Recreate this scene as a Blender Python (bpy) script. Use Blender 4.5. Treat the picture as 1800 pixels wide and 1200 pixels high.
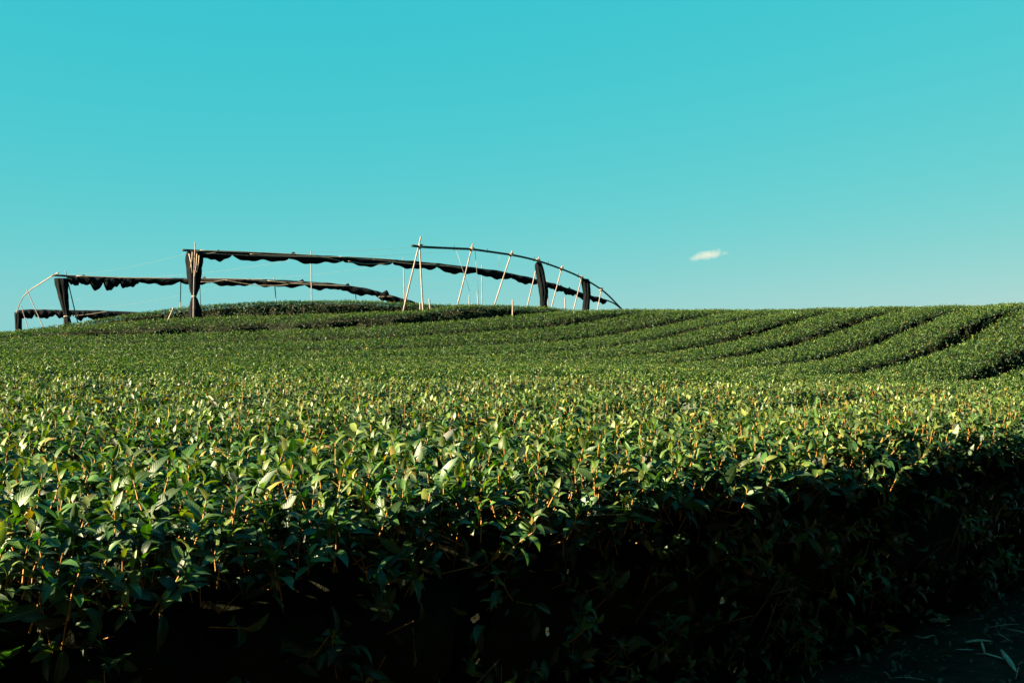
import bpy, bmesh, math, random
import numpy as np
from mathutils import Vector, Matrix

random.seed(7)
RNG = np.random.default_rng(11)
SC = bpy.context.scene
for o in list(bpy.data.objects):
    bpy.data.objects.remove(o)
C = SC.collection

# ------------------------------------------------------------------ camera, sky, sun, exposure
EYE = 1.35                       # eye height above the path, metres
F = 1800.0                       # focal length in photo pixels (photo is 1800 x 1200)
cam_d = bpy.data.cameras.new('camera')
cam_d.sensor_width = 36.0
cam_d.lens = 36.0
cam_d.clip_start = 0.05
cam_d.clip_end = 20000
cam = bpy.data.objects.new('camera', cam_d)
C.objects.link(cam)
cam.location = (0, 0, EYE)
cam.rotation_euler = (math.radians(90), 0, 0)
SC.camera = cam

SUN_EL = math.radians(22)
SUN_A = math.radians(25)         # how far behind the pure left the sun stands
ux, uy = -math.cos(SUN_A), -math.sin(SUN_A)
w = bpy.data.worlds.new('World')
SC.world = w
w.use_nodes = True
nt = w.node_tree
nt.nodes.clear()
out = nt.nodes.new('ShaderNodeOutputWorld')
bg = nt.nodes.new('ShaderNodeBackground')
sky = nt.nodes.new('ShaderNodeTexSky')
sky.sky_type = 'NISHITA'
sky.sun_disc = False
sky.sun_elevation = SUN_EL
sky.sun_rotation = math.atan2(ux, uy)
sky.altitude = 0
sky.air_density = 1.0
sky.dust_density = 0.3
sky.ozone_density = 1.0
# the photograph's daylight is graded to teal: one power and one gain per channel for the whole sky
EXPOSURE = 2.8
sp_ = nt.nodes.new('ShaderNodeSeparateColor'); cb_ = nt.nodes.new('ShaderNodeCombineColor')
nt.links.new(sky.outputs[0], sp_.inputs[0])
for ch, (power, gain) in enumerate(((1.35, 0.0250), (0.17, 0.475), (0.04, 0.600))):
    pw = nt.nodes.new('ShaderNodeMath'); pw.operation = 'POWER'; pw.inputs[1].default_value = power
    ml = nt.nodes.new('ShaderNodeMath'); ml.operation = 'MULTIPLY'; ml.inputs[1].default_value = gain * 20 / 2 ** EXPOSURE
    mn = nt.nodes.new('ShaderNodeMath'); mn.operation = 'MINIMUM'; mn.inputs[1].default_value = 5.0
    nt.links.new(sp_.outputs[ch], pw.inputs[0]); nt.links.new(pw.outputs[0], ml.inputs[0]); nt.links.new(ml.outputs[0], mn.inputs[0])
    nt.links.new(mn.outputs[0], cb_.inputs[ch])
nt.links.new(cb_.outputs[0], bg.inputs[0])
bg.inputs[1].default_value = 0.05
nt.links.new(bg.outputs[0], out.inputs[0])

sd = bpy.data.lights.new('sun', 'SUN')
sd.energy = 5.0
sd.angle = math.radians(0.5)
sd.color = (1.0, 0.83, 0.54)
sun = bpy.data.objects.new('sun', sd)
C.objects.link(sun)
sv = Vector((ux * math.cos(SUN_EL), uy * math.cos(SUN_EL), math.sin(SUN_EL)))
sun.rotation_euler = sv.to_track_quat('Z', 'Y').to_euler()
sun.location = (-20, -8, 20)

SC.view_settings.view_transform = 'Standard'
SC.view_settings.look = 'None'
SC.view_settings.exposure = EXPOSURE
SC.view_settings.gamma = 1.0
SC.view_settings.use_curve_mapping = False

# ------------------------------------------------------------------ small helpers
def tag(o, label=None, cat=None, group=None, kind=None):
    if label: o['label'] = label
    if cat: o['category'] = cat
    if group: o['group'] = group
    if kind: o['kind'] = kind
    return o

def link(o, parent=None):
    C.objects.link(o)
    if parent is not None:
        o.parent = parent
        o.matrix_parent_inverse = Matrix.Identity(4)
        o.location = o.location - parent.location if parent.type == 'EMPTY' and parent.parent is None else o.location
    return o

def empty(name, loc):
    o = bpy.data.objects.new(name, None)
    o.empty_display_size = 0.2
    C.objects.link(o)
    o.location = loc
    return o

def px(x, y, d):
    """a photo pixel at distance d along the view axis -> world point"""
    return np.array([(x - 900.0) / F * d, d, EYE + (600.0 - y) / F * d])

def mesh_raw(name, V, loops, starts, totals, mats, midx=None, smooth=True, attrs=None):
    me = bpy.data.meshes.new(name)
    me.vertices.add(len(V))
    me.vertices.foreach_set('co', np.ascontiguousarray(V, dtype=np.float32).ravel())
    me.loops.add(len(loops))
    me.loops.foreach_set('vertex_index', np.asarray(loops, dtype=np.int32))
    me.polygons.add(len(starts))
    me.polygons.foreach_set('loop_start', np.asarray(starts, dtype=np.int32))
    me.polygons.foreach_set('loop_total', np.asarray(totals, dtype=np.int32))
    if smooth:
        me.polygons.foreach_set('use_smooth', np.ones(len(starts), dtype=bool))
    for m in mats:
        me.materials.append(m)
    if midx is not None:
        me.polygons.foreach_set('material_index', np.asarray(midx, dtype=np.int32))
    for an, (typ, arr) in (attrs or {}).items():
        a = me.attributes.new(an, typ, 'POINT')
        a.data.foreach_set('vector' if typ == 'FLOAT_VECTOR' else 'value', np.ascontiguousarray(arr, dtype=np.float32).ravel())
    me.update(calc_edges=True)
    return me

def mesh_quads(name, V, faces, mat, smooth=True, attrs=None):
    tot = [len(f) for f in faces]
    st = np.concatenate([[0], np.cumsum(tot)[:-1]])
    lo = [i for f in faces for i in f]
    return mesh_raw(name, V, lo, st, tot, [mat], None, smooth, attrs)

def tube(pts, radii, n=8, cap=True):
    pts = np.asarray(pts, float)
    radii = np.broadcast_to(np.asarray(radii, float), (len(pts),))
    V, Fc = [], []
    for i, p in enumerate(pts):
        t = pts[min(i + 1, len(pts) - 1)] - pts[max(i - 1, 0)]
        t = t / (np.linalg.norm(t) + 1e-9)
        a = np.array([0, 0, 1.0]) if abs(t[2]) < 0.9 else np.array([0, 1.0, 0])
        s = np.cross(a, t); s /= np.linalg.norm(s)
        u = np.cross(t, s)
        for k in range(n):
            th = 2 * math.pi * k / n
            V.append(p + radii[i] * (math.cos(th) * s + math.sin(th) * u))
    for i in range(len(pts) - 1):
        for k in range(n):
            Fc.append((i * n + k, i * n + (k + 1) % n, (i + 1) * n + (k + 1) % n, (i + 1) * n + k))
    if cap:
        Fc.append(tuple(range(n))[::-1])
        Fc.append(tuple((len(pts) - 1) * n + k for k in range(n)))
    return np.array(V), Fc

def part(name, V, Fc, mat, parent, smooth=True):
    V = np.asarray(V, float)
    me = mesh_quads(name, V - np.array(parent.location) if parent is not None and parent.type == 'EMPTY' else V, Fc, mat, smooth)
    o = bpy.data.objects.new(name, me)
    C.objects.link(o)
    if parent is not None:
        o.parent = parent
    return o

def solo(name, V, Fc, mat, smooth=True):
    """a top-level mesh with its origin at its base"""
    V = np.asarray(V, float)
    b = V[np.argmin(V[:, 2])].copy()
    o = bpy.data.objects.new(name, mesh_quads(name, V - b, Fc, mat, smooth))
    o.location = b
    C.objects.link(o)
    return o

# ------------------------------------------------------------------ materials
def mat_new(name):
    m = bpy.data.materials.new(name)
    m.use_nodes = True
    n = m.node_tree
    n.nodes.clear()
    o = n.nodes.new('ShaderNodeOutputMaterial')
    return m, n, o

def N(n, t, **k):
    x = n.nodes.new(t)
    for a, b in k.items():
        setattr(x, a, b)
    return x

def noise_mat(name, c1, c2, scale, rough=0.8, c3=None, bump=0.3, stretch=(1, 1, 1), spec=0.3, lo=0.35, hi=0.65):
    m, n, o = mat_new(name)
    tc = N(n, 'ShaderNodeTexCoord')
    mp = N(n, 'ShaderNodeMapping')
    mp.inputs['Scale'].default_value = stretch
    n.links.new(tc.outputs['Object'], mp.inputs[0])
    nz = N(n, 'ShaderNodeTexNoise')
    nz.inputs['Scale'].default_value = scale
    nz.inputs['Detail'].default_value = 6
    nz.inputs['Roughness'].default_value = 0.65
    n.links.new(mp.outputs[0], nz.inputs['Vector'])
    cr = N(n, 'ShaderNodeValToRGB')
    cr.color_ramp.elements[0].position = lo
    cr.color_ramp.elements[0].color = (*c1, 1)
    cr.color_ramp.elements[1].position = hi
    cr.color_ramp.elements[1].color = (*c2, 1)
    if c3:
        e = cr.color_ramp.elements.new(min(hi + 0.12, 1))
        e.color = (*c3, 1)
    n.links.new(nz.outputs['Fac'], cr.inputs[0])
    b = N(n, 'ShaderNodeBsdfPrincipled')
    b.inputs['Roughness'].default_value = rough
    b.inputs['Specular IOR Level'].default_value = spec
    n.links.new(cr.outputs[0], b.inputs['Base Color'])
    if bump:
        bp = N(n, 'ShaderNodeBump')
        bp.inputs['Strength'].default_value = bump
        bp.inputs['Distance'].default_value = 0.03
        n.links.new(nz.outputs['Fac'], bp.inputs['Height'])
        n.links.new(bp.outputs[0], b.inputs['Normal'])
    n.links.new(b.outputs[0], o.inputs[0])
    return m

def leaf_material():
    m, n, o = mat_new('tea_leaf')
    at = N(n, 'ShaderNodeAttribute', attribute_name='luv')
    ar = N(n, 'ShaderNodeAttribute', attribute_name='rnd')
    sep = N(n, 'ShaderNodeSeparateXYZ')
    n.links.new(at.outputs['Vector'], sep.inputs[0])
    # age -> colour
    jit = N(n, 'ShaderNodeMath', operation='MULTIPLY_ADD')
    n.links.new(ar.outputs['Fac'], jit.inputs[0])
    jit.inputs[1].default_value = 0.36
    n.links.new(sep.outputs[2], jit.inputs[2])
    cr = N(n, 'ShaderNodeValToRGB')
    el = cr.color_ramp.elements
    el[0].position = 0.0;  el[0].color = (0.0065, 0.019, 0.0085, 1)
    el[1].position = 1.25 / 1.4; el[1].color = (0.145, 0.18, 0.038, 1)
    e = el.new(0.30); e.color = (0.015, 0.050, 0.011, 1)
    e = el.new(0.62); e.color = (0.050, 0.116, 0.022, 1)
    n.links.new(jit.outputs[0], cr.inputs[0])
    # a few yellowing leaves
    gt = N(n, 'ShaderNodeMath', operation='GREATER_THAN')
    n.links.new(ar.outputs['Fac'], gt.inputs[0]); gt.inputs[1].default_value = 0.985
    mx = N(n, 'ShaderNodeMix', data_type='RGBA')
    n.links.new(gt.outputs[0], mx.inputs['Factor'])
    n.links.new(cr.outputs[0], mx.inputs['A'])
    mx.inputs['B'].default_value = (0.22, 0.16, 0.04, 1)
    # midrib, paler
    ab = N(n, 'ShaderNodeMath', operation='ABSOLUTE')
    n.links.new(sep.outputs[0], ab.inputs[0])
    lt = N(n, 'ShaderNodeMapRange')
    lt.inputs['From Min'].default_value = 0.03; lt.inputs['From Max'].default_value = 0.13
    lt.inputs['To Min'].default_value = 0.55; lt.inputs['To Max'].default_value = 0.0
    n.links.new(ab.outputs[0], lt.inputs['Value'])
    mx2 = N(n, 'ShaderNodeMix', data_type='RGBA')
    n.links.new(lt.outputs[0], mx2.inputs['Factor'])
    n.links.new(mx.outputs['Result'], mx2.inputs['A'])
    mx2.inputs['B'].default_value = (0.11, 0.15, 0.05, 1)
    # side veins as fine relief
    ve = N(n, 'ShaderNodeMath', operation='MULTIPLY_ADD')
    n.links.new(ab.outputs[0], ve.inputs[0]); ve.inputs[1].default_value = -0.22
    n.links.new(sep.outputs[1], ve.inputs[2])
    sn = N(n, 'ShaderNodeMath', operation='MULTIPLY')
    n.links.new(ve.outputs[0], sn.inputs[0]); sn.inputs[1].default_value = 62.0
    s2 = N(n, 'ShaderNodeMath', operation='SINE')
    n.links.new(sn.outputs[0], s2.inputs[0])
    bp = N(n, 'ShaderNodeBump')
    bp.inputs['Strength'].default_value = 0.14
    bp.inputs['Distance'].default_value = 0.0012
    n.links.new(s2.outputs[0], bp.inputs['Height'])
    mu = N(n, 'ShaderNodeMath', operation='MULTIPLY'); n.links.new(ar.outputs['Fac'], mu.inputs[0]); mu.inputs[1].default_value = 37.0
    fr = N(n, 'ShaderNodeMath', operation='FRACT'); n.links.new(mu.outputs[0], fr.inputs[0])
    va = N(n, 'ShaderNodeMapRange'); va.inputs['To Min'].default_value = .22; va.inputs['To Max'].default_value = 1.10
    n.links.new(fr.outputs[0], va.inputs['Value'])
    hv = N(n, 'ShaderNodeHueSaturation'); n.links.new(va.outputs[0], hv.inputs['Value']); n.links.new(mx2.outputs['Result'], hv.inputs['Color'])
    b = N(n, 'ShaderNodeBsdfPrincipled')
    ro = N(n, 'ShaderNodeMapRange'); ro.inputs['To Min'].default_value = .56; ro.inputs['To Max'].default_value = .42
    n.links.new(fr.outputs[0], ro.inputs['Value']); n.links.new(ro.outputs[0], b.inputs['Roughness'])
    b.inputs['Specular IOR Level'].default_value = 0.46
    n.links.new(hv.outputs[0], b.inputs['Base Color'])
    n.links.new(bp.outputs[0], b.inputs['Normal'])
    tr = N(n, 'ShaderNodeBsdfTranslucent')
    hs = N(n, 'ShaderNodeHueSaturation')
    hs.inputs['Saturation'].default_value = 1.25
    hs.inputs['Value'].default_value = 2.0
    n.links.new(hv.outputs[0], hs.inputs['Color'])
    n.links.new(hs.outputs[0], tr.inputs['Color'])
    ms = N(n, 'ShaderNodeMixShader')
    ms.inputs[0].default_value = 0.22
    n.links.new(b.outputs[0], ms.inputs[1]); n.links.new(tr.outputs[0], ms.inputs[2])
    n.links.new(ms.outputs[0], o.inputs[0])
    return m

M_LEAF = leaf_material()
M_STEM = noise_mat('tea_stem', (0.16, 0.065, 0.012), (0.32, 0.155, 0.032), 60, 0.6, bump=0.1)
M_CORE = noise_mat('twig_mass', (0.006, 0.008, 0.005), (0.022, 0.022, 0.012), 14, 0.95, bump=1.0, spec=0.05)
M_TWIG = noise_mat('old_twig', (0.05, 0.035, 0.022), (0.12, 0.085, 0.05), 40, 0.9, bump=0.3)
M_SOIL = noise_mat('soil', (0.007, 0.005, 0.0035), (0.026, 0.018, 0.012), 9.0, 0.98, c3=(0.022, 0.025, 0.013), bump=1.0, spec=0.1)
M_BAMBOO = noise_mat('weathered_bamboo', (0.12, 0.09, 0.078), (0.21, 0.163, 0.142), 9, 0.55, bump=0.15, stretch=(1, 1, 0.35))
M_PIPE = noise_mat('dark_pole', (0.008, 0.016, 0.017), (0.016, 0.024, 0.024), 8, 0.5, bump=0.1)
M_CLOTH = noise_mat('black_shade_cloth', (0.0015, 0.0025, 0.0035), (0.004, 0.0055, 0.007), 5, 0.9, c3=(0.014, 0.006, 0.004), bump=0.6, lo=0.35, hi=0.60, spec=0.08)
M_CORD = noise_mat('pale_cord', (0.20, 0.15, 0.11), (0.32, 0.25, 0.19), 20, 0.8, bump=0)
M_WIRE = noise_mat('thin_wire', (0.08, 0.09, 0.09), (0.14, 0.15, 0.15), 20, 0.5, bump=0)
M_LASH = noise_mat('lashing_rope', (0.18, 0.10, 0.06), (0.30, 0.2, 0.13), 30, 0.9, bump=0.5)
M_LITTER = noise_mat('dry_litter', (0.025, 0.025, 0.017), (0.09, 0.072, 0.045), 18, 0.8, bump=0.2)
M_STALK = noise_mat('dry_stalk', (0.22, 0.18, 0.13), (0.42, 0.36, 0.28), 25, 0.8, bump=0.2)
M_PETAL = noise_mat('white_petal', (0.62, 0.62, 0.58), (0.76, 0.76, 0.72), 30, 0.6, bump=0.1)
M_STAMEN = noise_mat('yellow_stamen', (0.50, 0.30, 0.03), (0.70, 0.46, 0.06), 60, 0.7, bump=0.2)

# ------------------------------------------------------------------ the field: rows and terrain
DX, DY = 0.750, 0.661            # row direction in plan (x, y)
def warp(x):
    t = -np.asarray(x, float) - 3.2
    return -0.66 * np.logaddexp(0, t * 1.4) / 1.4
def vcoord(x, y):
    return DX * y - DY * x + warp(x)
def row_y(v, x):
    return (v + DY * x - warp(x)) / DX
def dist_on_v(xi, v):
    """distance at which the view ray of image column xi meets the row line v"""
    s = (xi - 900.0) / F
    lo, hi = 0.5, 90.0
    for _ in range(60):
        mid = 0.5 * (lo + hi)
        if vcoord(s * mid, mid) < v: lo = mid
        else: hi = mid
    return 0.5 * (lo + hi)

PITCH = 1.8
V_EDGE = 2.20                     # front shoulder of the hedge by the path
V_GAP0 = 3.85                     # first furrow
V_L1, V_AB = 20.05, 21.85

STEP1 = (np.array([-40, -12, -5.5, -2.2, -1.2, 0.0, 2.5, 40]), np.array([.04, .07, .12, .24, .34, .26, 0, 0]))
STEP2 = (np.array([-40, -13, -8.5, -4, -2.2, 0.0, 2.5, 40]), np.array([.05, .10, .27, .30, .24, .10, 0, 0]))
def smooth01(t):
    t = np.clip(t, 0, 1)
    return t * t * (3 - 2 * t)
def steps(x, y):
    v = vcoord(x, y)
    return (np.interp(x, *STEP1) * smooth01((v - (V_L1 - .15)) / .3)
            + np.interp(x, *STEP2) * smooth01((v - (V_AB - .15)) / .3))

ctrl = []
def cp_px(xi, yi, v):
    d = dist_on_v(xi, v)
    ctrl.append(((xi - 900) / F * d, d, (600 - yi) / F * d))
def cp(x, y, z): ctrl.append((x, y, z))
FUR = {5.65: [(1691, 670), (1738, 660), (1761, 648), (1800, 617)],
       7.45: [(1520, 648), (1567, 637), (1644, 615), (1683, 594), (1753, 547)],
       9.25: [(1465, 622), (1528, 604), (1605, 574), (1656, 547)],
       11.05: [(1364, 607), (1411, 596), (1469, 578), (1547, 550)],
       12.85: [(1244, 604), (1306, 590), (1372, 569), (1456, 547)],
       14.65: [(1100, 602), (1209, 578), (1314, 557), (1349, 550)],
       16.45: [(1000, 598), (1150, 575), (1240, 554)],
       18.25: [(1100, 548), (980, 570)],
       V_L1 - .2: [(40, 594), (190, 590), (370, 587), (490, 581), (590, 577), (700, 570), (800, 563), (880, 555), (960, 549)],
       V_AB - .25: [(20, 588), (100, 581), (190, 569), (340, 557), (480, 555), (600, 552), (740, 552), (860, 546)],
       V_AB + .8: [(250, 553), (330, 543), (400, 537), (470, 532), (560, 530), (700, 533), (800, 540), (900, 548)]}
for v, l in FUR.items():
    for (xi, yi) in l:
        d = dist_on_v(xi, v)
        x = (xi - 900) / F * d
        ctrl.append((x, d, (600 - yi) / F * d - float(steps(x, d))))
for (x, y) in [(-3, -4), (0, -4), (4, -3), (8, -1), (-2, 1), (0, 2.9), (-1, 2.1), (2, 4.5), (1, 4), (-2, 4), (4, 6), (0, 5), (-6, 2), (6.5, 7.5)]:
    cp(x, y, -.45)
cp(3.2, 8, -.44); cp(-4, 9, -.36); cp(0, 9, -.38); cp(-9, 8, -.36); cp(2, 12, -.36); cp(-14, 15, -.2)
for (x, y, z) in [(12, 15, .45), (14, 22, .5), (11.5, 19, .62), (10, 24, .75), (9, 30, .75), (16, 32, .5), (5, 33, .8), (0, 34, .6), (3, 40, .0),
                  (-6, 33, .35), (-14, 32, -.1), (-18, 26, -.05), (-19, 40, -.9), (-8, 42, -.5), (-25, 30, -.6), (20, 12, .2), (20, 44, -.2), (8, 46, -.3),
                  (-25, 15, -.5), (-25, 48, -1.4), (-2, 50, -1.0), (12, 8, -.1), (24, 26, .1)]:
    cp(x, y, z - float(steps(x, y)))
ctrl = np.array(ctrl)
def _U(r2): return np.where(r2 > 1e-9, r2 * np.log(r2 + 1e-12), 0) * .5
_P = ctrl[:, :2]; _n = len(_P)
_K = _U(((_P[:, None] - _P[None]) ** 2).sum(-1)) + 1.2 * np.eye(_n)
_A = np.zeros((_n + 3, _n + 3)); _A[:_n, :_n] = _K; _A[:_n, _n] = 1; _A[:_n, _n + 1:] = _P
_A[_n, :_n] = 1; _A[_n + 1:, :_n] = _P.T
_W = np.linalg.solve(_A, np.concatenate([ctrl[:, 2], [0, 0, 0]]))
GX = np.arange(-32, 32.01, .4); GY = np.arange(-8, 56.01, .4)
gxx, gyy = np.meshgrid(GX, GY)
_q = np.stack([gxx.ravel(), gyy.ravel()], 1)
GZ = (_U(((_q[:, None] - _P[None]) ** 2).sum(-1)) @ _W[:_n] + _W[_n] + _q @ _W[_n + 1:]).reshape(gxx.shape)
GZ = np.clip(GZ, -3, 1.4)
def base_z(x, y):
    x = np.asarray(x, float); y = np.asarray(y, float)
    fx = np.clip((x - GX[0]) / .4, 0, len(GX) - 1.001); fy = np.clip((y - GY[0]) / .4, 0, len(GY) - 1.001)
    i = fx.astype(int); j = fy.astype(int); a = fx - i; b = fy - j
    return (GZ[j, i] * (1 - a) * (1 - b) + GZ[j, i + 1] * a * (1 - b) + GZ[j + 1, i] * (1 - a) * b + GZ[j + 1, i + 1] * a * b)
def canopy(x, y):
    """world height of the plucking table"""
    return EYE + base_z(x, y) + steps(x, y)
HEDGE = 0.90
def ground_z(x, y):
    x = np.asarray(x, float); y = np.asarray(y, float)
    z = EYE + base_z(x, y) + steps(x, y) - HEDGE
    # near path lies level; far land falls away to a low plain
    path = smooth01((2.6 - vcoord(x, y)) / .8)
    z = z * (1 - path) + path * np.minimum(z, 0.0)
    e = np.maximum(np.maximum(np.abs(x) - 24, y - 46), -6 - y)
    f = smooth01(e / 60.0)
    return z * (1 - f) + f * (-6.0)

# ------------------------------------------------------------------ ground sheet to the horizon
def axis(lo, hi, st):
    c = np.arange(lo, hi + 1e-6, st)
    g = [st]
    while sum(g) < 9000: g.append(g[-1] * 1.35)
    g = np.cumsum(g)
    return np.concatenate([(lo - g)[::-1], c, hi + g])
ax_, ay_ = axis(-26, 26, .4), axis(-7, 48, .4)
X, Y = np.meshgrid(ax_, ay_)
Z = ground_z(X, Y)
near = np.exp(-((X ** 2 + Y ** 2) / 900.0))
Z = Z + near * 0.012 * (np.sin(X * 5.1 + Y * 2.3) + np.sin(X * 2.2 - Y * 6.7) + np.sin(X * 9.7 + Y * 8.1))
nx_, ny_ = len(ax_), len(ay_)
idx = np.arange(nx_ * ny_).reshape(ny_, nx_)
Q = np.stack([idx[:-1, :-1], idx[:-1, 1:], idx[1:, 1:], idx[1:, :-1]], -1).reshape(-1, 4)
me = mesh_raw('ground', np.stack([X.ravel(), Y.ravel(), Z.ravel()], 1), Q.ravel(), np.arange(len(Q)) * 4, np.full(len(Q), 4), [M_SOIL])
g = bpy.data.objects.new('ground', me); C.objects.link(g); tag(g, 'bare dark soil of the path and furrows', None, None, 'structure')

# ------------------------------------------------------------------ leaves and shoots
class Geo:
    def __init__(s): s.V = []; s.L = []; s.R = []; s.f = []; s.m = []; s.n = 0
    def add(s, V, luv, rnd, faces, mi):
        V = np.asarray(V, float)
        s.V.append(V); s.L.append(np.asarray(luv, float)); s.R.append(np.full(len(V), rnd))
        s.f += [tuple(i + s.n for i in f) for f in faces]; s.m += [mi] * len(faces); s.n += len(V)
    def done(s):
        tot = np.array([len(f) for f in s.f])
        return dict(V=np.concatenate(s.V), L=np.concatenate(s.L), R=np.concatenate(s.R),
                    loops=np.array([i for f in s.f for i in f]), tot=tot, m=np.array(s.m))

def rot_to(axis_, spin):
    a = np.asarray(axis_, float); a = a / np.linalg.norm(a)
    h = np.array([math.cos(spin), math.sin(spin), 0.0])
    if abs(h @ a) > .95: h = np.array([-math.sin(spin), math.cos(spin), 0.0])
    x = np.cross(h, a); x /= np.linalg.norm(x)
    y = np.cross(a, x)
    return np.stack([x, y, a], 1)

def leaf_local(rng, L, lod, bend=None):
    """leaf along +y, face up +z, V-folded and recurved"""
    W = L * rng.uniform(.155, .21)
    fold = rng.uniform(.25, .75)
    if bend is None: bend = rng.uniform(.4, 1.9)
    tw = rng.uniform(-.35, .35)
    ts = {0: [0, .18, .45, .75, 1.0], 1: [0, .48, 1.0], 2: [0, .48, 1.0]}[lod]
    V, U = [], []
    y = z = 0.0; last = 0.0
    for i, t in enumerate(ts):
        ang = -bend * (t - .25)
        y += (t - last) * L * math.cos(ang); z += (t - last) * L * math.sin(ang); last = t
        hw = W * (math.sin(math.pi * min(t ** .85, 1)) ** .8 if 0 < t < 1 else (.09 if t == 0 else .02))
        if lod >= 1 and 0 < t < 1: hw = W * 1.05
        wav = (rng.uniform(-.12, .12) if lod == 0 else 0)
        for sgn in (-1, 0, 1):
            lx, lz = sgn * hw * math.cos(fold * .7), abs(sgn) * hw * math.sin(fold * .7 + wav * abs(sgn))
            c, s_ = math.cos(tw * t), math.sin(tw * t)
            V.append((c * lx - s_ * lz, y - lz * math.sin(ang) * 0, z + s_ * lx + c * lz))
            U.append((sgn, t, 0))
    f = []
    for i in range(len(ts) - 1):
        a = i * 3
        f += [(a, a + 1, a + 4, a + 3), (a + 1, a + 2, a + 5, a + 4)]
    if lod >= 1:   # four triangles, or two far away
        V = [V[1], V[3], V[4], V[5], V[7]]; U = [U[1], U[3], U[4], U[5], U[7]]
        f = [(0, 2, 1), (0, 3, 2), (1, 2, 4), (2, 3, 4)]
        if lod == 2: V = [V[0], V[1], V[3], V[4]]; U = [U[0], U[1], U[3], U[4]]; f = [(0, 3, 1), (0, 2, 3)]
    return np.array(V), np.array(U), f

def place_leaf(V, pos, az, elev, roll):
    """leaf axis pointed at azimuth az, elevation elev"""
    c, s = math.cos(roll), math.sin(roll)
    V = V @ np.array([[c, 0, -s], [0, 1, 0], [s, 0, c]])
    c, s = math.cos(elev), math.sin(elev)
    V = V @ np.array([[1, 0, 0], [0, c, s], [0, -s, c]])
    c, s = math.cos(az), math.sin(az)
    V = V @ np.array([[c, s, 0], [-s, c, 0], [0, 0, 1]])
    return V + pos

def shoot_spec(rng):
    H = rng.uniform(.03, .085)
    lean = rng.normal(0, .018, 2)
    base = np.array([0, 0, -.06]); top = np.array([lean[0], lean[1], H])
    n = rng.integers(6, 9)
    az = rng.uniform(0, 6.28)
    leaves = []
    for i in range(n):
        t = (i + .5) / n
        az += 2.4 + rng.normal(0, .35)
        size = (.100 - .048 * t) * rng.uniform(.75, 1.2)
        el = .30 + .95 * t ** 1.2 + rng.normal(0, .34)
        leaves.append(dict(t=.18 + .82 * t, az=az, el=el, L=size, roll=rng.normal(0, .5),
                           age=np.clip(.07 + .58 * t ** 1.3 + rng.normal(0, .13), 0, .85), rnd=rng.random()))
    return dict(base=base, top=top, leaves=leaves)

def stem_geo(spec, lod):
    b, t = spec['base'], spec['top']
    mid = (b + t) / 2 + np.array([.006, -.004, 0])
    n = 5 if lod == 0 else 3
    V, f = tube([b, mid, t] if lod == 0 else [b, t], [.0026, .0023, .0015] if lod == 0 else [.0026, .0018], n, False)
    return V, f

def spec_point(spec, t):
    return spec['base'] * (1 - t) + spec['top'] * t

def make_shoot(rng, lod):
    sp = shoot_spec(rng); G = Geo()
    if lod == 0 or (lod == 1 and rng.random() < .45):
        V, f = stem_geo(sp, lod)
        G.add(V, np.zeros((len(V), 3)), .5, f, 1)
    for l in (sp['leaves'] if lod < 2 else sp['leaves'][-5:]):
        V, U, f = leaf_local(rng, l['L'], lod)
        U = U.astype(float); U[:, 2] = l['age']
        if lod == 2: U[:, 0] = .5
        G.add(place_leaf(V, spec_point(sp, l['t']), l['az'], l['el'], l['roll']), U, l['rnd'], f, 0)
    return G.done(), sp

def make_filler(rng, lod):
    """a loose cluster of mature leaves from inside the bush"""
    G = Geo()
    for i in range(4):
        V, U, f = leaf_local(rng, rng.uniform(.07, .115), lod)
        U = U.astype(float); U[:, 2] = np.clip(rng.normal(.04, .06), 0, .3)
        if lod == 2: U[:, 0] = .5
        G.add(place_leaf(V, rng.normal(0, .035, 3), rng.uniform(0, 6.28), rng.normal(.25, .6), rng.normal(0, .6)), U, rng.random(), f, 0)
    if lod == 0:
        V, f = tube([(0, 0, -.10), (rng.normal(0, .02), rng.normal(0, .02), .03)], [.0025, .0018], 4, False)
        G.add(V, np.zeros((len(V), 3)), .5, f, 1)
    return G.done()

rv = np.random.default_rng(5)
SHOOTS = {l: [make_shoot(rv, l)[0] for _ in range(16 if l == 0 else 10)] for l in (0, 1, 2)}
FILL = {l: [make_filler(rv, l) for _ in range(8)] for l in (0, 1, 2)}

class Batch:
    """collects instances of the variants and writes one mesh"""
    def __init__(s): s.items = []
    def add(s, var, R, T, S): s.items.append((var, R, T, S))
    def build(s, name):
        Vs, Ls, Rs, lo, to, mi = [], [], [], [], [], []; off = 0
        for var, R, T, S in s.items:
            k = len(T)
            if k == 0: continue
            nv = len(var['V'])
            V = np.einsum('kij,nj->kni', R, var['V']) * S[:, None, None] + T[:, None, :]
            Vs.append(V.reshape(-1, 3).astype(np.float32))
            Ls.append(np.tile(var['L'], (k, 1)).astype(np.float32))
            Rs.append(((var['R'][None] + RNG.random(k)[:, None]) % 1.0).ravel().astype(np.float32))
            lo.append((var['loops'][None] + (np.arange(k) * nv)[:, None] + off).ravel())
            to.append(np.tile(var['tot'], k)); mi.append(np.tile(var['m'], k)); off += k * nv
        if not Vs: return None
        to = np.concatenate(to)
        return mesh_raw(name, np.concatenate(Vs), np.concatenate(lo), np.concatenate([[0], np.cumsum(to)[:-1]]), to,
                        [M_LEAF, M_STEM], np.concatenate(mi), True,
                        {'luv': ('FLOAT_VECTOR', np.concatenate(Ls)), 'rnd': ('FLOAT', np.concatenate(Rs))})

def frames(axis_, rng):
    a = axis_ / np.linalg.norm(axis_, axis=1, keepdims=True)
    h = rng.normal(size=a.shape)
    x = np.cross(h, a); x /= np.linalg.norm(x, axis=1, keepdims=True)
    y = np.cross(a, x)
    return np.stack([x, y, a], 2)

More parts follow.
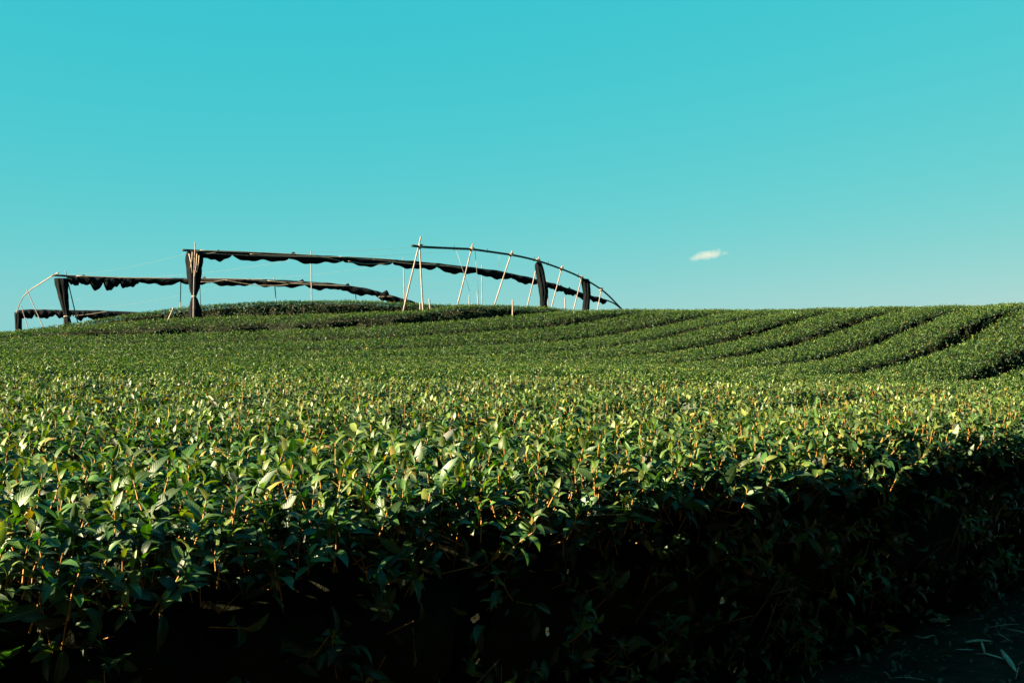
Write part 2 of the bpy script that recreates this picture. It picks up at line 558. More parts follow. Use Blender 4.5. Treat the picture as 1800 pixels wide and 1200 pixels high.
# hedge cross-section -------------------------------------------------
def profile(q, W, back):
    """q 0..1 front bottom -> front shoulder -> top -> back; returns c (toward +n front), dz, normal c, normal z (arrays)"""
def lump(x, y):
    return (np.sin(x * 3.1 + y * 1.7) + np.sin(x * 1.3 - y * 2.9 + 1.0) + np.sin(x * 6.3 + y * 5.1 + 2.0) * .6) / 2.6

class Row:
    def __init__(s, va, vb, xa, xb):
        """hedge between row coordinates va (near side) and vb (far side), x range"""
        s.va, s.vb = va, vb
        xs = np.arange(xa, xb + .05, .1)
        ys = row_y((va + vb) / 2, xs)
        seg = np.hypot(np.diff(xs), np.diff(ys)); s.arc = np.concatenate([[0], np.cumsum(seg)])
        s.xs, s.ys, s.len = xs, ys, s.arc[-1]
    def at(s, t):
        x = np.interp(t, s.arc, s.xs); y = np.interp(t, s.arc, s.ys)
        x2 = np.interp(t + .05, s.arc, s.xs); y2 = np.interp(t + .05, s.arc, s.ys)
        x1 = np.interp(t - .05, s.arc, s.xs); y1 = np.interp(t - .05, s.arc, s.ys)
        tx, ty = x2 - x1, y2 - y1; l = np.hypot(tx, ty) + 1e-9; tx /= l; ty /= l
        nxx, nyy = ty, -tx                          # toward the camera side
        gv = 1.0 / (np.abs(DX * nyy * -1 + DY * nxx * 1 - 0) + 1e-6)   # metres of normal per unit v (approx.)
        half = (s.vb - s.va) / 2 * np.clip(gv, .8, 1.35)
        if V_L1 < s.va < V_L1 + .5: half = half + .22 * np.sin(x * 3.4) * smooth01((-1.5 - x) / 2)
        if s.va > 7.0: half = half - np.interp(x, [2, 6], [0, .05])
        if 3.9 < s.va < 19.0: half = half + np.interp(x, [-6, -2, 2.5], [.22, .14, 0])   # bushes grow closer together on the left
        return x, y, nxx, nyy, half
    def surf(s, t, kind, u):
        """kind 0 top (u -1..1), 1 front side (u depth in m below shoulder), 2 back side"""
        x, y, nx, ny, half = s.at(t)
        r = .13 if s.va < 3.9 else .05
        c = np.zeros_like(t); dz = np.zeros_like(t); nc = np.zeros_like(t); nz = np.ones_like(t)
        top = kind == 0
        c[top] = (u * half)[top]
        e = np.clip((np.abs(c) - (half - r)) / r, 0, 1)
        dz[top] = (-.035 * (c / half) ** 2 - r * (1 - np.sqrt(np.maximum(1 - e ** 2, 0))))[top]
        nc[top] = (np.sign(c) * e * .9)[top]; nz[top] = (np.sqrt(np.maximum(1 - (e * .9) ** 2, 0)))[top]
        for kk, sg in ((1, 1), (2, -1)):
            m = kind == kk
            c[m] = (sg * (half - .02 - .10 * smooth01((u - .25) / .6)))[m]
            dz[m] = (-.035 - r - u)[m]; nc[m] = sg; nz[m] = .12
        px_, py_ = x + nx * c, y + ny * c
        zz = canopy(x + nx * c, y + ny * c) + dz + (.018 if s.va < 3.9 else .006) * lump(px_, py_)
        side = np.where(kind > 0, .05, 0) * lump(px_ * 1.3, zz * 3 + py_)
        P = np.stack([px_ + nx * side, py_ + ny * side, zz], 1)
        Nn = np.stack([nx * nc, ny * nc, nz], 1)
        return P, Nn

def in_view(P, m=200):
    d = np.maximum(P[:, 1], .05)
    xi = 900 + P[:, 0] / d * F
    return (P[:, 1] > .8) & (xi > -m - 200 / d) & (xi < 1800 + m + 200 / d)

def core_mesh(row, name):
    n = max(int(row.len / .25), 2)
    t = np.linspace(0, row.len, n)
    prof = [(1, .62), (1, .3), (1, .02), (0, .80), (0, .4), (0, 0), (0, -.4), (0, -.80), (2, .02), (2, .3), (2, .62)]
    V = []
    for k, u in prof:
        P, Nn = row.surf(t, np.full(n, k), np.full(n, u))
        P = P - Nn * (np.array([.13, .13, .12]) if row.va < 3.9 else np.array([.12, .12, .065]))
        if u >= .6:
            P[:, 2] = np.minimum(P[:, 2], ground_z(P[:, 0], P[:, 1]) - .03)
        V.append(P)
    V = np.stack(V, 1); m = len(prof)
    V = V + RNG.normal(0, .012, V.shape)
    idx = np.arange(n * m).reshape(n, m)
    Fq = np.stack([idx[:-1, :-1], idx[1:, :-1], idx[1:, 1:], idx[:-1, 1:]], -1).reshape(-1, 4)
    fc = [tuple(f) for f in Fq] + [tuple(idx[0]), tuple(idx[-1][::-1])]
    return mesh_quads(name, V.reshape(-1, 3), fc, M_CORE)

def scatter(row, batch, dens_scale=1.0, side_depth=.3, back_depth=.15, skip=None, full_side=False):
    rng = RNG
    zones = [(0, 2 * float(np.mean(row.at(np.array([row.len * .5]))[4])), 0), (1, side_depth, 1), (2, back_depth, 2)]
    for kind, width, _ in zones:
        for fill in (False, True):
            base = (235 if not fill else 150) * (1.22 if row.va < 3.9 else 1)
            if kind == 1: base = 40 if not fill else 75 if row.va < 3.9 else (130 if row.va < 19.5 else 420)
            if kind == 1 and row.va > 3.9 and not fill: continue
            if kind == 2: base = 60 if not fill else 60
            mult = 1.7 if row.va > 3.9 else 1.3
            thin = .2 if row.va > V_AB + 1.0 else 1.0          # rows hidden behind the hilltop
            n = int(row.len * width * base * dens_scale * mult)
            if n == 0: continue
            t = rng.uniform(0, row.len, n)
            u = rng.uniform(-1, 1, n) if kind == 0 else rng.uniform(0, width, n)
            P, Nn = row.surf(t, np.full(n, kind), u)
            keep = in_view(P)
            P, Nn = P[keep], Nn[keep]
            d = P[:, 1]
            # thin with distance (far leaves are a little larger than they need to be anyway)
            pr = np.interp(d, [2, 5, 10, 20, 30], [1.0, 1.15, 1.7, 1.3, 1.1]) / mult * thin
            k2 = rng.random(len(P)) < pr
            P, Nn, d = P[k2], Nn[k2], d[k2]
            if fill and kind == 0:
                k3 = rng.random(len(P)) < np.interp(d, [5, 10], [1, .6]); P, Nn, d = P[k3], Nn[k3], d[k3]
            m = len(P)
            up = np.array([[0, 0, 1.0]])
            axis_ = Nn * (.7 if kind == 0 else 1.0) + up * (.8 if kind == 0 else .55) + rng.normal(0, .20 if kind == 0 else .45, (m, 3))
            if fill: axis_ = Nn * .8 + up * .4 + rng.normal(0, .5, (m, 3))
            off = rng.uniform(-.02, .025, m) if not fill else rng.uniform(-.10, -.02, m) * np.interp(d, [4, 10], [1, .55])
            if kind != 0: off = rng.uniform(-.12, -.02, m)
            if kind == 1 and row.va > 3.9: off = rng.uniform(-.12, -.05, m)
            P = P + Nn * off[:, None]
            if kind == 0 and not fill: P[:, 2] += rng.normal(-.012, 1, m) * np.interp(d, [3, 10], [.022, .007])
            S = rng.uniform(.78, 1.15, m) * np.interp(d, [2, 4, 6, 10, 14, 30], [.82, .92, .82, .62, .56, .60])
            if kind == 1: S = S * .85
            lod = np.where(d < 4.6, 0, np.where(d < 9.5, 1, 2))
            if skip is not None and kind == 0 and not fill:
                sk = skip(P, S); P, S, axis_, lod, m = P[~sk], S[~sk], axis_[~sk], lod[~sk], int((~sk).sum())
            R = frames(axis_, rng)
            for l in (0, 1, 2):
                vs = (FILL if fill else SHOOTS)[l]
                which = rng.integers(0, len(vs), m)
                for vi, var in enumerate(vs):
                    s_ = (lod == l) & (which == vi)
                    if s_.any(): batch.add(var, R[s_], P[s_], S[s_])

ORD = ['second', 'third', 'fourth', 'fifth', 'sixth', 'seventh', 'eighth', 'ninth', 'tenth', 'eleventh', 'twelfth', 'thirteenth', 'fourteenth']
HEDGE_GROUP = 'tea hedges planted in parallel rows'
def view_x_range(v, m=430):
    a = dist_on_v(-m, v); b = dist_on_v(min(1800 + m, 2300), v)
    return max((-m - 900) / F * a - .6, -22), min((1400 + 0) / F * b + .6, 22)

def hedge_object(va, vb, label, **kw):
    xa, xb = view_x_range((va + vb) / 2)
    row = Row(va, vb, xa, xb)
    cx, cy = np.interp(row.len / 2, row.arc, row.xs), np.interp(row.len / 2, row.arc, row.ys)
    e = empty('tea_hedge', (cx, cy, float(ground_z(cx, cy))))
    tag(e, label, 'tea hedge', HEDGE_GROUP)
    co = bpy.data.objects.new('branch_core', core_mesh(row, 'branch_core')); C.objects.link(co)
    co.parent = e; co.location = -e.location
    b = Batch()
    scatter(row, b, **kw)
    me = b.build('foliage')
    fo = bpy.data.objects.new('foliage', me); C.objects.link(fo); fo.parent = e; fo.location = -e.location
    fo['kind'] = 'stuff'
    return e, row

# the hedge by the path: its 60 largest shoots are parts of their own
XA, XB = view_x_range(2.9)
near_row = Row(V_EDGE, V_GAP0 - .22, XA, XB)
taken = []
def pick(P, S):
    xi = 900 + P[:, 0] / P[:, 1] * F
    yi = 600 - (P[:, 2] - EYE) / P[:, 1] * F
    ok = (xi > 10) & (xi < 1790) & (yi < 1090) & (P[:, 1] > 1.2)
    d = np.where(ok, P[:, 1], 1e9)
    o = np.argsort(d)[:150]
    o = RNG.permutation(o)[:42]
    m = np.zeros(len(P), bool)
    m[o] = d[o] < 1e8
    taken.append((P[m].copy(), S[m].copy()))
    return m
cx, cy = np.interp(near_row.len / 2, near_row.arc, near_row.xs), np.interp(near_row.len / 2, near_row.arc, near_row.ys)
NEAR = empty('tea_hedge', (cx, cy, float(ground_z(cx, cy))))
tag(NEAR, 'tea hedge beside the path with large sunlit leaves above its deeply shaded side', 'tea hedge', HEDGE_GROUP)
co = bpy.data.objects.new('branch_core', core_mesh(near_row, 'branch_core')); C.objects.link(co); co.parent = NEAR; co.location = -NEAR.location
b = Batch()
scatter(near_row, b, side_depth=.72, back_depth=.3, skip=pick)
fo = bpy.data.objects.new('foliage', b.build('foliage')); C.objects.link(fo); fo.parent = NEAR; fo.location = -NEAR.location; fo['kind'] = 'stuff'

# single shoots: stem as the part, its leaves as sub-parts, sharing a few meshes
rs = np.random.default_rng(21)
LEAF_MESH = []
for i in range(18):
    V, U, f = leaf_local(rs, .1, 0)
    U = U.astype(float); U[:, 2] = np.clip(rs.normal(.22, .2), 0, .7)
    tot = [len(q) for q in f]; st = np.concatenate([[0], np.cumsum(tot)[:-1]])
    LEAF_MESH.append(mesh_raw('leaf', V, [j for q in f for j in q], st, tot, [M_LEAF], None, True,
                              {'luv': ('FLOAT_VECTOR', U), 'rnd': ('FLOAT', np.full(len(V), rs.random() * .96))}))
P_, S_ = taken[0]
nleaf = 0
for p, s in zip(P_, S_):
    sp = shoot_spec(rs)
    V, f = stem_geo(sp, 0)
    so = bpy.data.objects.new('shoot', mesh_quads('shoot', V, f, M_STEM)); C.objects.link(so)
    so.parent = NEAR
    so.location = Vector(p) - NEAR.location
    so.rotation_euler = (rs.normal(0, .14), rs.normal(0, .14), rs.uniform(0, 6.28))
    so.scale = (s, s, s)
    for l in sp['leaves']:
        lo = bpy.data.objects.new('leaf', LEAF_MESH[rs.integers(0, 18)]); C.objects.link(lo)
        lo.parent = so
        pos = spec_point(sp, l['t'])
        m = Matrix.Translation(Vector(pos)) @ Matrix.Rotation(l['az'], 4, 'Z') @ Matrix.Rotation(l['el'], 4, 'X') @ Matrix.Rotation(l['roll'], 4, 'Y') @ Matrix.Scale(l['L'] / .1, 4)
        lo.matrix_basis = m
        nleaf += 1
print('single leaves', nleaf, 'shoots', len(P_))

# the rows behind
k = 0
va = V_GAP0
while va < 25.5:
    g1, g2 = .30, .21
    if abs(va - V_L1) < .1: g1 = .26
    if abs(va - V_AB) < .1: g1 = .26
    lab = f'tea hedge, {ORD[k]} row back from the path'
    if abs(va - V_L1) < .1: lab = 'tea hedge before the bamboo tripod with a dark furrow along its foot'
    elif abs(va - V_AB) < .1: lab = 'tea hedge crowning the hill behind the gathered black pillar of cloth'
    elif va > V_AB + .5: lab = f'tea hedge sloping away behind the hilltop hedge, {ORD[k]} row from the path'
    hedge_object(va + g1, va + PITCH - g2, lab, side_depth=.34, back_depth=.12 if va < 20 else .2)
    va += PITCH; k += 1

# a rough uncut bush on the ridge under the bulging cloth bundle
sx, sy = px(945, 545, 29.6)[:2]
SH = empty('wild_bush', (sx, sy, float(ground_z(sx, sy))))
tag(SH, 'low rough bush on the ridge at the foot of the bulging cloth bundle', 'bush')
b = Batch(); m = 420
a = RNG.uniform(0, 6.283, m); rr = np.sqrt(RNG.uniform(0, 1, m)); hz = np.sqrt(np.maximum(1 - rr ** 2, 0)) * RNG.uniform(.55, 1.05, m)
P = np.stack([sx + .62 * rr * np.cos(a), sy + .4 * rr * np.sin(a), canopy(sx, sy) - .06 + .24 * hz], 1)
axx = np.stack([rr * np.cos(a), rr * np.sin(a), np.full(m, .9)], 1) + RNG.normal(0, .3, (m, 3))
Rf = frames(axx, RNG); wh = RNG.integers(0, 10, m)
for vi in range(10):
    q = wh == vi; b.add(SHOOTS[2][vi], Rf[q], P[q], np.full(int(q.sum()), .62))
fo = bpy.data.objects.new('foliage', b.build('foliage')); C.objects.link(fo); fo.parent = SH; fo.location = -SH.location; fo['kind'] = 'stuff'
V, f = tube([(sx, sy, float(ground_z(sx, sy)) - .05), (sx + .02, sy, float(canopy(sx, sy)) - .3), (sx, sy, float(canopy(sx, sy)) + .1)], [.03, .02, .008], 7); part('stem', V, f, M_TWIG, SH)

# ------------------------------------------------------------------ flowers and bare twigs on the shaded side of the near hedge
def on_face(xi, yi, v):
    d = dist_on_v(xi, v)
    return px(xi, yi, d)
def petal_geo(ax, ay, cup, L, W):
    ts = [0, .35, .7, 1.0]; V = []
    for t in ts:
        hw = W * math.sin(math.pi * (t * .78 + .12)) if t < 1 else W * .45
        a = cup * (1 - t * .5)
        r = L * t
        for sgn in (-1, 0, 1):
            V.append((sgn * hw, r * math.cos(a), r * math.sin(a) + .25 * abs(sgn) * hw))
    f = []
    for i in range(3):
        q = i * 3
        f += [(q, q + 1, q + 4, q + 3), (q + 1, q + 2, q + 5, q + 4)]
    c, s = math.cos(ax), math.sin(ax)
    return np.array(V) @ np.array([[c, s, 0], [-s, c, 0], [0, 0, 1]]), f
FLOWERS = [(815, 1065, 4, .016), (940, 1107, 2, .013), (820, 1142, 2, .010), (1247, 1052, 3, .014), (1272, 1160, 2, .013), (690, 1008, 2, .008),
           (1543, 962, 2, .011), (1306, 917, 2, .009), (1725, 865, 3, .013), (977, 997, 2, .007)]
for (xi, yi, npet, size) in FLOWERS:
    p = on_face(xi, yi, V_EDGE + .02) 
    V, f = [], []
    for i in range(npet):
        v_, f_ = petal_geo(6.283 * i / npet + rs.uniform(-.3, .3), 0, rs.uniform(.2, .7), size, size * .55)
        f += [tuple(j + len(V) for j in q) for q in f_]; V += list(v_)
    fl = bpy.data.objects.new('flower', mesh_quads('flower', np.array(V), f, M_PETAL)); C.objects.link(fl)
    fl.parent = NEAR
    n = Vector((DY, -DX, -.25 + rs.uniform(-.4, .4))).normalized()
    fl.location = Vector(p) - NEAR.location + n * .05
    fl.rotation_euler = n.to_track_quat('Z', 'Y').to_euler()
    sv_, sf_ = [], []
    for i in range(9):
        a = i * 2.4; r = .28 * size * math.sqrt(i / 9)
        v_, f_ = tube([(r * .4 * math.cos(a), r * .4 * math.sin(a), 0), (r * math.cos(a), r * math.sin(a), size * .4)], [.0007, .0014], 4)
        sf_ += [tuple(j + len(sv_) for j in q) for q in f_]; sv_ += list(v_)
    st = bpy.data.objects.new('stamens', mesh_quads('stamens', np.array(sv_), sf_, M_STAMEN)); C.objects.link(st); st.parent = fl
TW_V, TW_F = [], []
for i in range(170):
    t = rs.uniform(0, near_row.len); 
    P, Nn = near_row.surf(np.array([t]), np.array([1]), np.array([rs.uniform(.2, .7)]))
    a = P[0] - Nn[0] * .14; a[2] -= .12
    bq = P[0] + Nn[0] * rs.uniform(-.05, .02) + np.array([rs.normal(0, .06), rs.normal(0, .06), rs.uniform(.02, .16)])
    m_ = (a + bq) / 2 + rs.normal(0, .02, 3)
    v_, f_ = tube([a, m_, bq], [.005, .004, .002], 5)
    TW_F += [tuple(j + len(TW_V) for j in q) for q in f_]; TW_V += list(v_)
o = part('bare_twigs', np.array(TW_V), TW_F, M_TWIG, NEAR); o['kind'] = 'stuff'

# ------------------------------------------------------------------ shade frames on the hill
def to_ground(top, bot, over=.25):
    """extend the line top->bot down into the soil"""
    top, bot = np.asarray(top, float), np.asarray(bot, float)
    dr = (bot - top) / np.linalg.norm(bot - top)
    s = np.linalg.norm(bot - top)
    for _ in range(400):
        p = top + dr * s
        if p[2] <= float(ground_z(p[0], p[1])) - over: break
        s += .02
    return top + dr * s

def pole_geo(top, bot, r0, r1=None, bow=0.0):
    top, bot = np.asarray(top, float), np.asarray(bot, float)
    L = np.linalg.norm(top - bot); r1 = r1 or r0 * .82
    pts, rad = [], []
    nn = max(int(L / .27), 2)
    for i in range(nn + 1):
        for dt, bump in ((-.02, 1.0), (0, 1.14), (.02, 1.0)):
            t = i / nn + dt / L
            if t < 0 or t > 1: continue
            pts.append(bot * (1 - t) + top * t + np.array([bow * math.sin(math.pi * t), 0, 0]))
            rad.append((r0 * (1 - t) + r1 * t) * bump)
    return tube(pts, rad, 8)

def add_pole(parent, x0, y0, x1, y1, d, w_px, mat=None, ground=True, name='pole'):
    top, bot = px(x0, y0, d), px(x1, y1, d)
    if ground: bot = to_ground(top, bot)
    r = w_px / F * d / 2 * .68
    V, f = pole_geo(top, bot, r, bow=random.uniform(-.02, .02))
    return part(name, V, f, mat or M_BAMBOO, parent)

def smooth_path(pts, n):
    pts = np.asarray(pts, float)
    s = np.concatenate([[0], np.cumsum(np.linalg.norm(np.diff(pts, axis=0), axis=1))])
    q = np.linspace(0, s[-1], n)
    lin = np.stack([np.interp(q, s, pts[:, i]) for i in range(3)], 1)
    for _ in range(max(1, n // 16)):
        lin[1:-1] = (lin[:-2] + 2 * lin[1:-1] + lin[2:]) / 4
    return lin

def depth_fn(x0, d0, x1, d1):
    return lambda x: d0 + (d1 - d0) * (x - x0) / (x1 - x0)

def bar_pts(line, df): return [px(x, y, df(x)) for x, y in line]

def lash(parent, p, r=.06):
    V, f = [], []
    for i in range(4):
        th = np.linspace(0, 6.283, 13)
        a = rs.uniform(-.5, .5)
        ring = [p + np.array([r * math.cos(t), r * math.sin(t), (i - 1.5) * .022 + a * .04 * math.cos(t)]) for t in th]
        v_, f_ = tube(ring, .014, 5)
        f += [tuple(j + len(V) for j in q) for q in f_]; V += list(v_)
    return part('lashing', np.array(V), f, M_LASH, parent)

DF1 = depth_fn(740, 27.0, 1093, 33.0)
DF2 = depth_fn(341, 26.4, 1093, 34.5)
DF3 = depth_fn(100, 31.5, 733, 35.0)
DF4 = depth_fn(30, 38.5, 270, 40.0)
BAR1 = [(724, 431.7), (740, 434), (785, 436), (828, 437.7), (862, 442.5), (900, 448), (925, 453), (950, 459.5), (970, 466.5), (988, 473), (1008, 481), (1025, 489.5), (1042, 498.5), (1057, 508.5), (1070, 519), (1080, 530), (1093, 543), (1104, 556)]
BAR2 = [(321, 439.5), (367, 442), (410, 443.5), (456, 445.6), (500, 448), (547, 450), (600, 452.5), (650, 455.5), (708, 459), (767, 464), (833, 471.5), (870, 476.5), (900, 482), (943, 492), (967, 498), (1008, 511), (1040, 521), (1063, 527), (1080, 530.5), (1095, 546)]
BAR3 = [(91, 483.5), (133, 486), (222, 489), (300, 490), (333, 490.5), (433, 491.5), (533, 495.5), (575, 498.5), (611, 502.5), (640, 507.5), (667, 514), (700, 524), (733, 533), (752, 541)]
BAR4 = [(28, 547), (45, 545), (100, 546), (170, 547), (230, 549), (290, 553)]

# front frame
p0 = px(740, 552, 27.0); p0[2] = float(ground_z(p0[0], p0[1]))
FR1 = empty('shade_frame', p0)
tag(FR1, 'bamboo frame with pale tripod and bare dark rail curving down the hill', 'frame', 'shade frames on the hill')
V, f = tube(smooth_path(bar_pts(BAR1, DF1), 70), np.linspace(.034, .026, 70), 8); part('rail', V, f, M_PIPE, FR1)
add_pole(FR1, 740, 416, 708, 552, 27.0, 4.6)
add_pole(FR1, 737.5, 428, 745, 552.5, 26.9, 5.0)
for (x0, y0, x1, y1, w_) in [(831, 428.5, 804, 535, 4.0), (900.5, 440.5, 868, 543, 3.8), (947.5, 451.5, 927.5, 535, 3.5), (988.5, 467, 969, 542.5, 3.4), (1023.5, 484.5, 1009, 545, 3.2), (1058, 504.5, 1050, 545, 3.0)]:
    add_pole(FR1, x0, y0, x1, y1, DF1(x0), w_)
for (x, y) in [(739.5, 433), (829.5, 437.8), (898.5, 447.5), (946, 458), (987, 472.5), (1022, 488), (1056.5, 508)]:
    lash(FR1, px(x, y, DF1(x) - .02), .055)
for (x, y) in [(797, 436.2), (856, 441), (938, 456), (963, 463.5), (1016, 484.5)]:       # little wire hooks on the rail
    q = px(x, y, DF1(x)); V, f = tube([q + np.array([0, 0, -.05]), q + np.array([.01, 0, .03]), q + np.array([.02, 0, .075])], [.014, .012, .008], 5); part('wire_hook', V, f, M_PIPE, FR1)
# hanging strings under the front rail
for (x0, y0, x1, y1) in [(801, 437, 826, 512), (835, 438, 841, 515), (878, 445, 877, 470)]:
    V, f = tube([px(x0, y0, DF1(x0)), px((x0 + x1) / 2, (y0 + y1) / 2, DF1(x0)), px(x1, y1, DF1(x0))], .006, 5); part('hanging_string', V, f, M_WIRE, FR1)

# middle frame
p0 = px(341, 558, 26.4); p0[2] = float(ground_z(p0[0], p0[1]))
FR2 = empty('shade_frame', p0)
tag(FR2, 'long bamboo frame carrying a rolled black cloth from the gathered pillar down the hill', 'frame', 'shade frames on the hill')
V, f = tube(smooth_path(bar_pts(BAR2, DF2), 110), np.linspace(.032, .024, 110), 8); part('rail', V, f, M_PIPE, FR2)
add_pole(FR2, 343, 425.5, 341, 560, 26.05, 3.2)
add_pole(FR2, 349, 441, 353, 545, 26.9, 2.4, M_PIPE)
for (x0, y0, x1, y1, w_) in [(547, 442, 549, 529, 3.4), (709, 453, 712, 525, 3.0), (847, 466, 847, 537, 2.6), (962, 492, 963, 540, 2.5)]:
    add_pole(FR2, x0, y0, x1, y1, DF2(x0) + .05, w_)
# rear frame
p0 = px(118, 590, 31.5); p0[2] = float(ground_z(p0[0], p0[1]))
FR3 = empty('shade_frame', p0)
tag(FR3, 'bamboo frame behind the hilltop hedge with a tattered black cloth along its rail', 'frame', 'shade frames on the hill')
V, f = tube(smooth_path(bar_pts(BAR3, DF3), 90), np.linspace(.034, .026, 90), 8); part('rail', V, f, M_PIPE, FR3)
for (x0, y0, x1, y1, w_) in [(115, 476, 140, 577, 3.4), (318, 488, 317.5, 545, 3.0), (482, 488, 485, 530, 3.0), (624.5, 505, 625.5, 531, 2.6)]:
    add_pole(FR3, x0, y0, x1, y1, DF3(x0) + .05, w_)
# farthest frame with its bent end pole
p0 = px(33, 592, 38.5); p0[2] = float(ground_z(p0[0], p0[1]))
FR4 = empty('shade_frame', p0)
tag(FR4, 'low far bamboo frame at the foot of the hill with a bent pale end pole', 'frame', 'shade frames on the hill')
V, f = tube(smooth_path(bar_pts(BAR4, DF4), 40), .034, 8); part('rail', V, f, M_PIPE, FR4)
ARC = [(28.5, 553, 38.5), (30, 547, 38.4), (35.5, 531, 37.6), (41, 521, 36.8), (49, 513, 35.8), (58, 506, 34.8), (67, 501, 34), (80, 492.5, 33), (91, 485.5, 32.2), (103, 479, 31.4)]
V, f = tube(smooth_path([px(*a) for a in ARC], 40), np.linspace(.015, .022, 40), 8); part('bent_pole', V, f, M_BAMBOO, FR4)
add_pole(FR4, 47, 509, 78, 580, 35.9, 2.8); add_pole(FR4, 37, 536, 51, 583, 37.6, 2.4)

# stakes standing on their own
STK = 'pale bamboo stakes on the hill'
def stake(x0, y0, x1, y1, d, w_, label):
    top, bot = px(x0, y0, d), px(x1, y1, d)
    bot = to_ground(top, bot, .2)
    V, f = pole_geo(top, bot, w_ / F * d / 2)
    tag(solo('bamboo_stake', V, f, M_BAMBOO), label, 'stake', STK)
stake(738.5, 532, 738.5, 552, 26.7, 3.2, 'short pale stake upright between the legs of the bamboo tripod')
stake(754.5, 525.5, 757, 552, 26.8, 3.2, 'short pale stake just right of the bamboo tripod legs')
stake(825, 519, 825, 537, 28.6, 2.6, 'thin pale stake on the ridge beside the second leaning pole')
stake(839, 513, 841, 542, 28.3, 2.6, 'taller thin stake on the ridge next to a shorter one')
stake(901, 527.5, 901, 552, 26.3, 3.0, 'short pale stake where the dark furrow meets the ridge')
stake(993, 523.5, 993.5, 546, 30.5, 2.6, 'thin pale stake between the two gathered black cloth bundles')
stake(876, 537, 876, 543, 29.0, 2.4, 'stub of pale stake low on the ridge')
stake(305, 540.5, 295, 563, 25.9, 2.8, 'leaning pale stake in front of the hilltop hedge')

# ------------------------------------------------------------------ rolled cloth along the rails
def roll(parent, line, df, xa, xb, top_off, prof, name='cloth_swag', jag=0, dep=.085):
    """one length of bundled cloth under the rail between columns xa..xb; prof = thickness in px at mid"""
    n = max(int((xb - xa) / 2.2), 8)
    lx = [a for a, _ in line]; ly = [b_ for _, b_ in line]
    V, m = [], 10
    ph = rs.uniform(0, 6.28, 4)
    for i in range(n + 1):
        t = i / n; x = xa + (xb - xa) * t
        y = np.interp(x, lx, ly); d = df(x)
        env = max(math.sin(math.pi * min(max(t, .0), 1.0)), 0) ** .42
        th = (5.5 + (prof + 1 - 5.5) * env) * (1 + .10 * math.sin(11 * t + ph[0]) + .07 * math.sin(23 * t + ph[1]))
        if jag: th += jag * max(0, math.sin(t * math.pi * (xb - xa) / 22 + ph[2])) ** .6 * env
        to = top_off + .9 * math.sin(7 * t + ph[3]) * env
        zc = px(x, y - to + th / 2, d)
        hz = th / F * d / 2
        w_ = dep * (.55 + .45 * env) * (1 + .2 * math.sin(17 * t + ph[1]))
        for k_ in range(m):
            a = 2 * math.pi * k_ / m
            wob = 1 + .16 * math.sin(3 * a + 9 * t + ph[2])
            cz = math.sin(a)
            # heavier at the top, thin lip at the bottom
            sx = math.cos(a) * (1.0 if cz > -.2 else .55)
            V.append(zc + np.array([sx * w_ * .35 * wob, -sx * w_ * wob, cz * hz]))
    f = []
    for i in range(n):
        for k_ in range(m):
            f.append((i * m + k_, i * m + (k_ + 1) % m, (i + 1) * m + (k_ + 1) % m, (i + 1) * m + k_))
    f += [tuple(range(m))[::-1], tuple(n * m + k_ for k_ in range(m))]
    return part(name, np.array(V), f, M_CLOTH, parent)

def cord(parent, pts, df, r=.011):
    P = [px(x, y, df(x) - .11) for x, y in pts]
    V, f = tube(smooth_path(P, max(12, len(P) * 5)), r, 5)
    return part('cord', V, f, M_CORD, parent)

q = px(360, 452, DF2(360))
RL2 = empty('rolled_cloth', q)
tag(RL2, 'black shade cloth rolled up in long swags with pale cords under the middle rail', 'shade cloth', 'rolled black shade cloths')
for (xa, xb, th) in [(352, 409, 16), (407, 509, 14.5), (506, 604, 13.5), (602, 690, 13), (690, 768, 13), (765, 838, 13.5), (836, 902, 14), (898, 946, 12.5), (958, 992, 11), (988, 1012, 11), (1010, 1040, 10), (1036, 1066, 9)]:
    roll(RL2, BAR2, DF2, xa, xb, 1.6, th)
for pts in [[(345, 443), (365, 446), (380, 444)], [(440, 446.5), (480, 449), (546, 450.5), (580, 454), (598, 459)], [(612, 459), (640, 464), (672, 464), (688, 461)], [(655, 456), (690, 460), (720, 464), (770, 465)], [(546, 451), (610, 452), (660, 457)], [(352, 440), (420, 442), (500, 446), (560, 449)], [(596, 451), (650, 453.5), (700, 457)], [(745, 465), (790, 468), (815, 472)]]:
    cord(RL2, pts, DF2)
for (x, y) in [(515, 444.5), (383, 441), (985, 502), (1000, 506)]:      # tufts of cloth poking above the rail
    c = px(x, y + 2, DF2(x)); V = [c + np.array([-.10, -.03, -.02]), c + np.array([.10, -.03, -.03]), c + np.array([.02, 0, .07]), c + np.array([.10, .05, -.03]), c + np.array([-.10, .05, -.02])]
    part('cloth_tuft', V, [(0, 1, 2), (1, 3, 2), (3, 4, 2), (4, 0, 2), (0, 4, 3, 1)], M_CLOTH, RL2, False)
q = px(130, 495, DF3(130))
RL3 = empty('rolled_cloth', q)
tag(RL3, 'tattered black shade cloth bundled along the rear rail, ragged flaps at one end', 'shade cloth', 'rolled black shade cloths')
for (xa, xb, th, jg) in [(118, 142, 15, 3), (138, 184, 17, 7), (180, 214, 17, 8), (210, 246, 16, 6), (243, 320, 11.5, 0), (316, 372, 11.5, 0), (370, 450, 12, 0), (447, 536, 12, 0), (533, 600, 12, 0), (597, 662, 13, 0), (658, 702, 13, 0), (698, 738, 10, 0)]:
    roll(RL3, BAR3, DF3, xa, xb, 1.5, th, jag=jg, dep=.10)
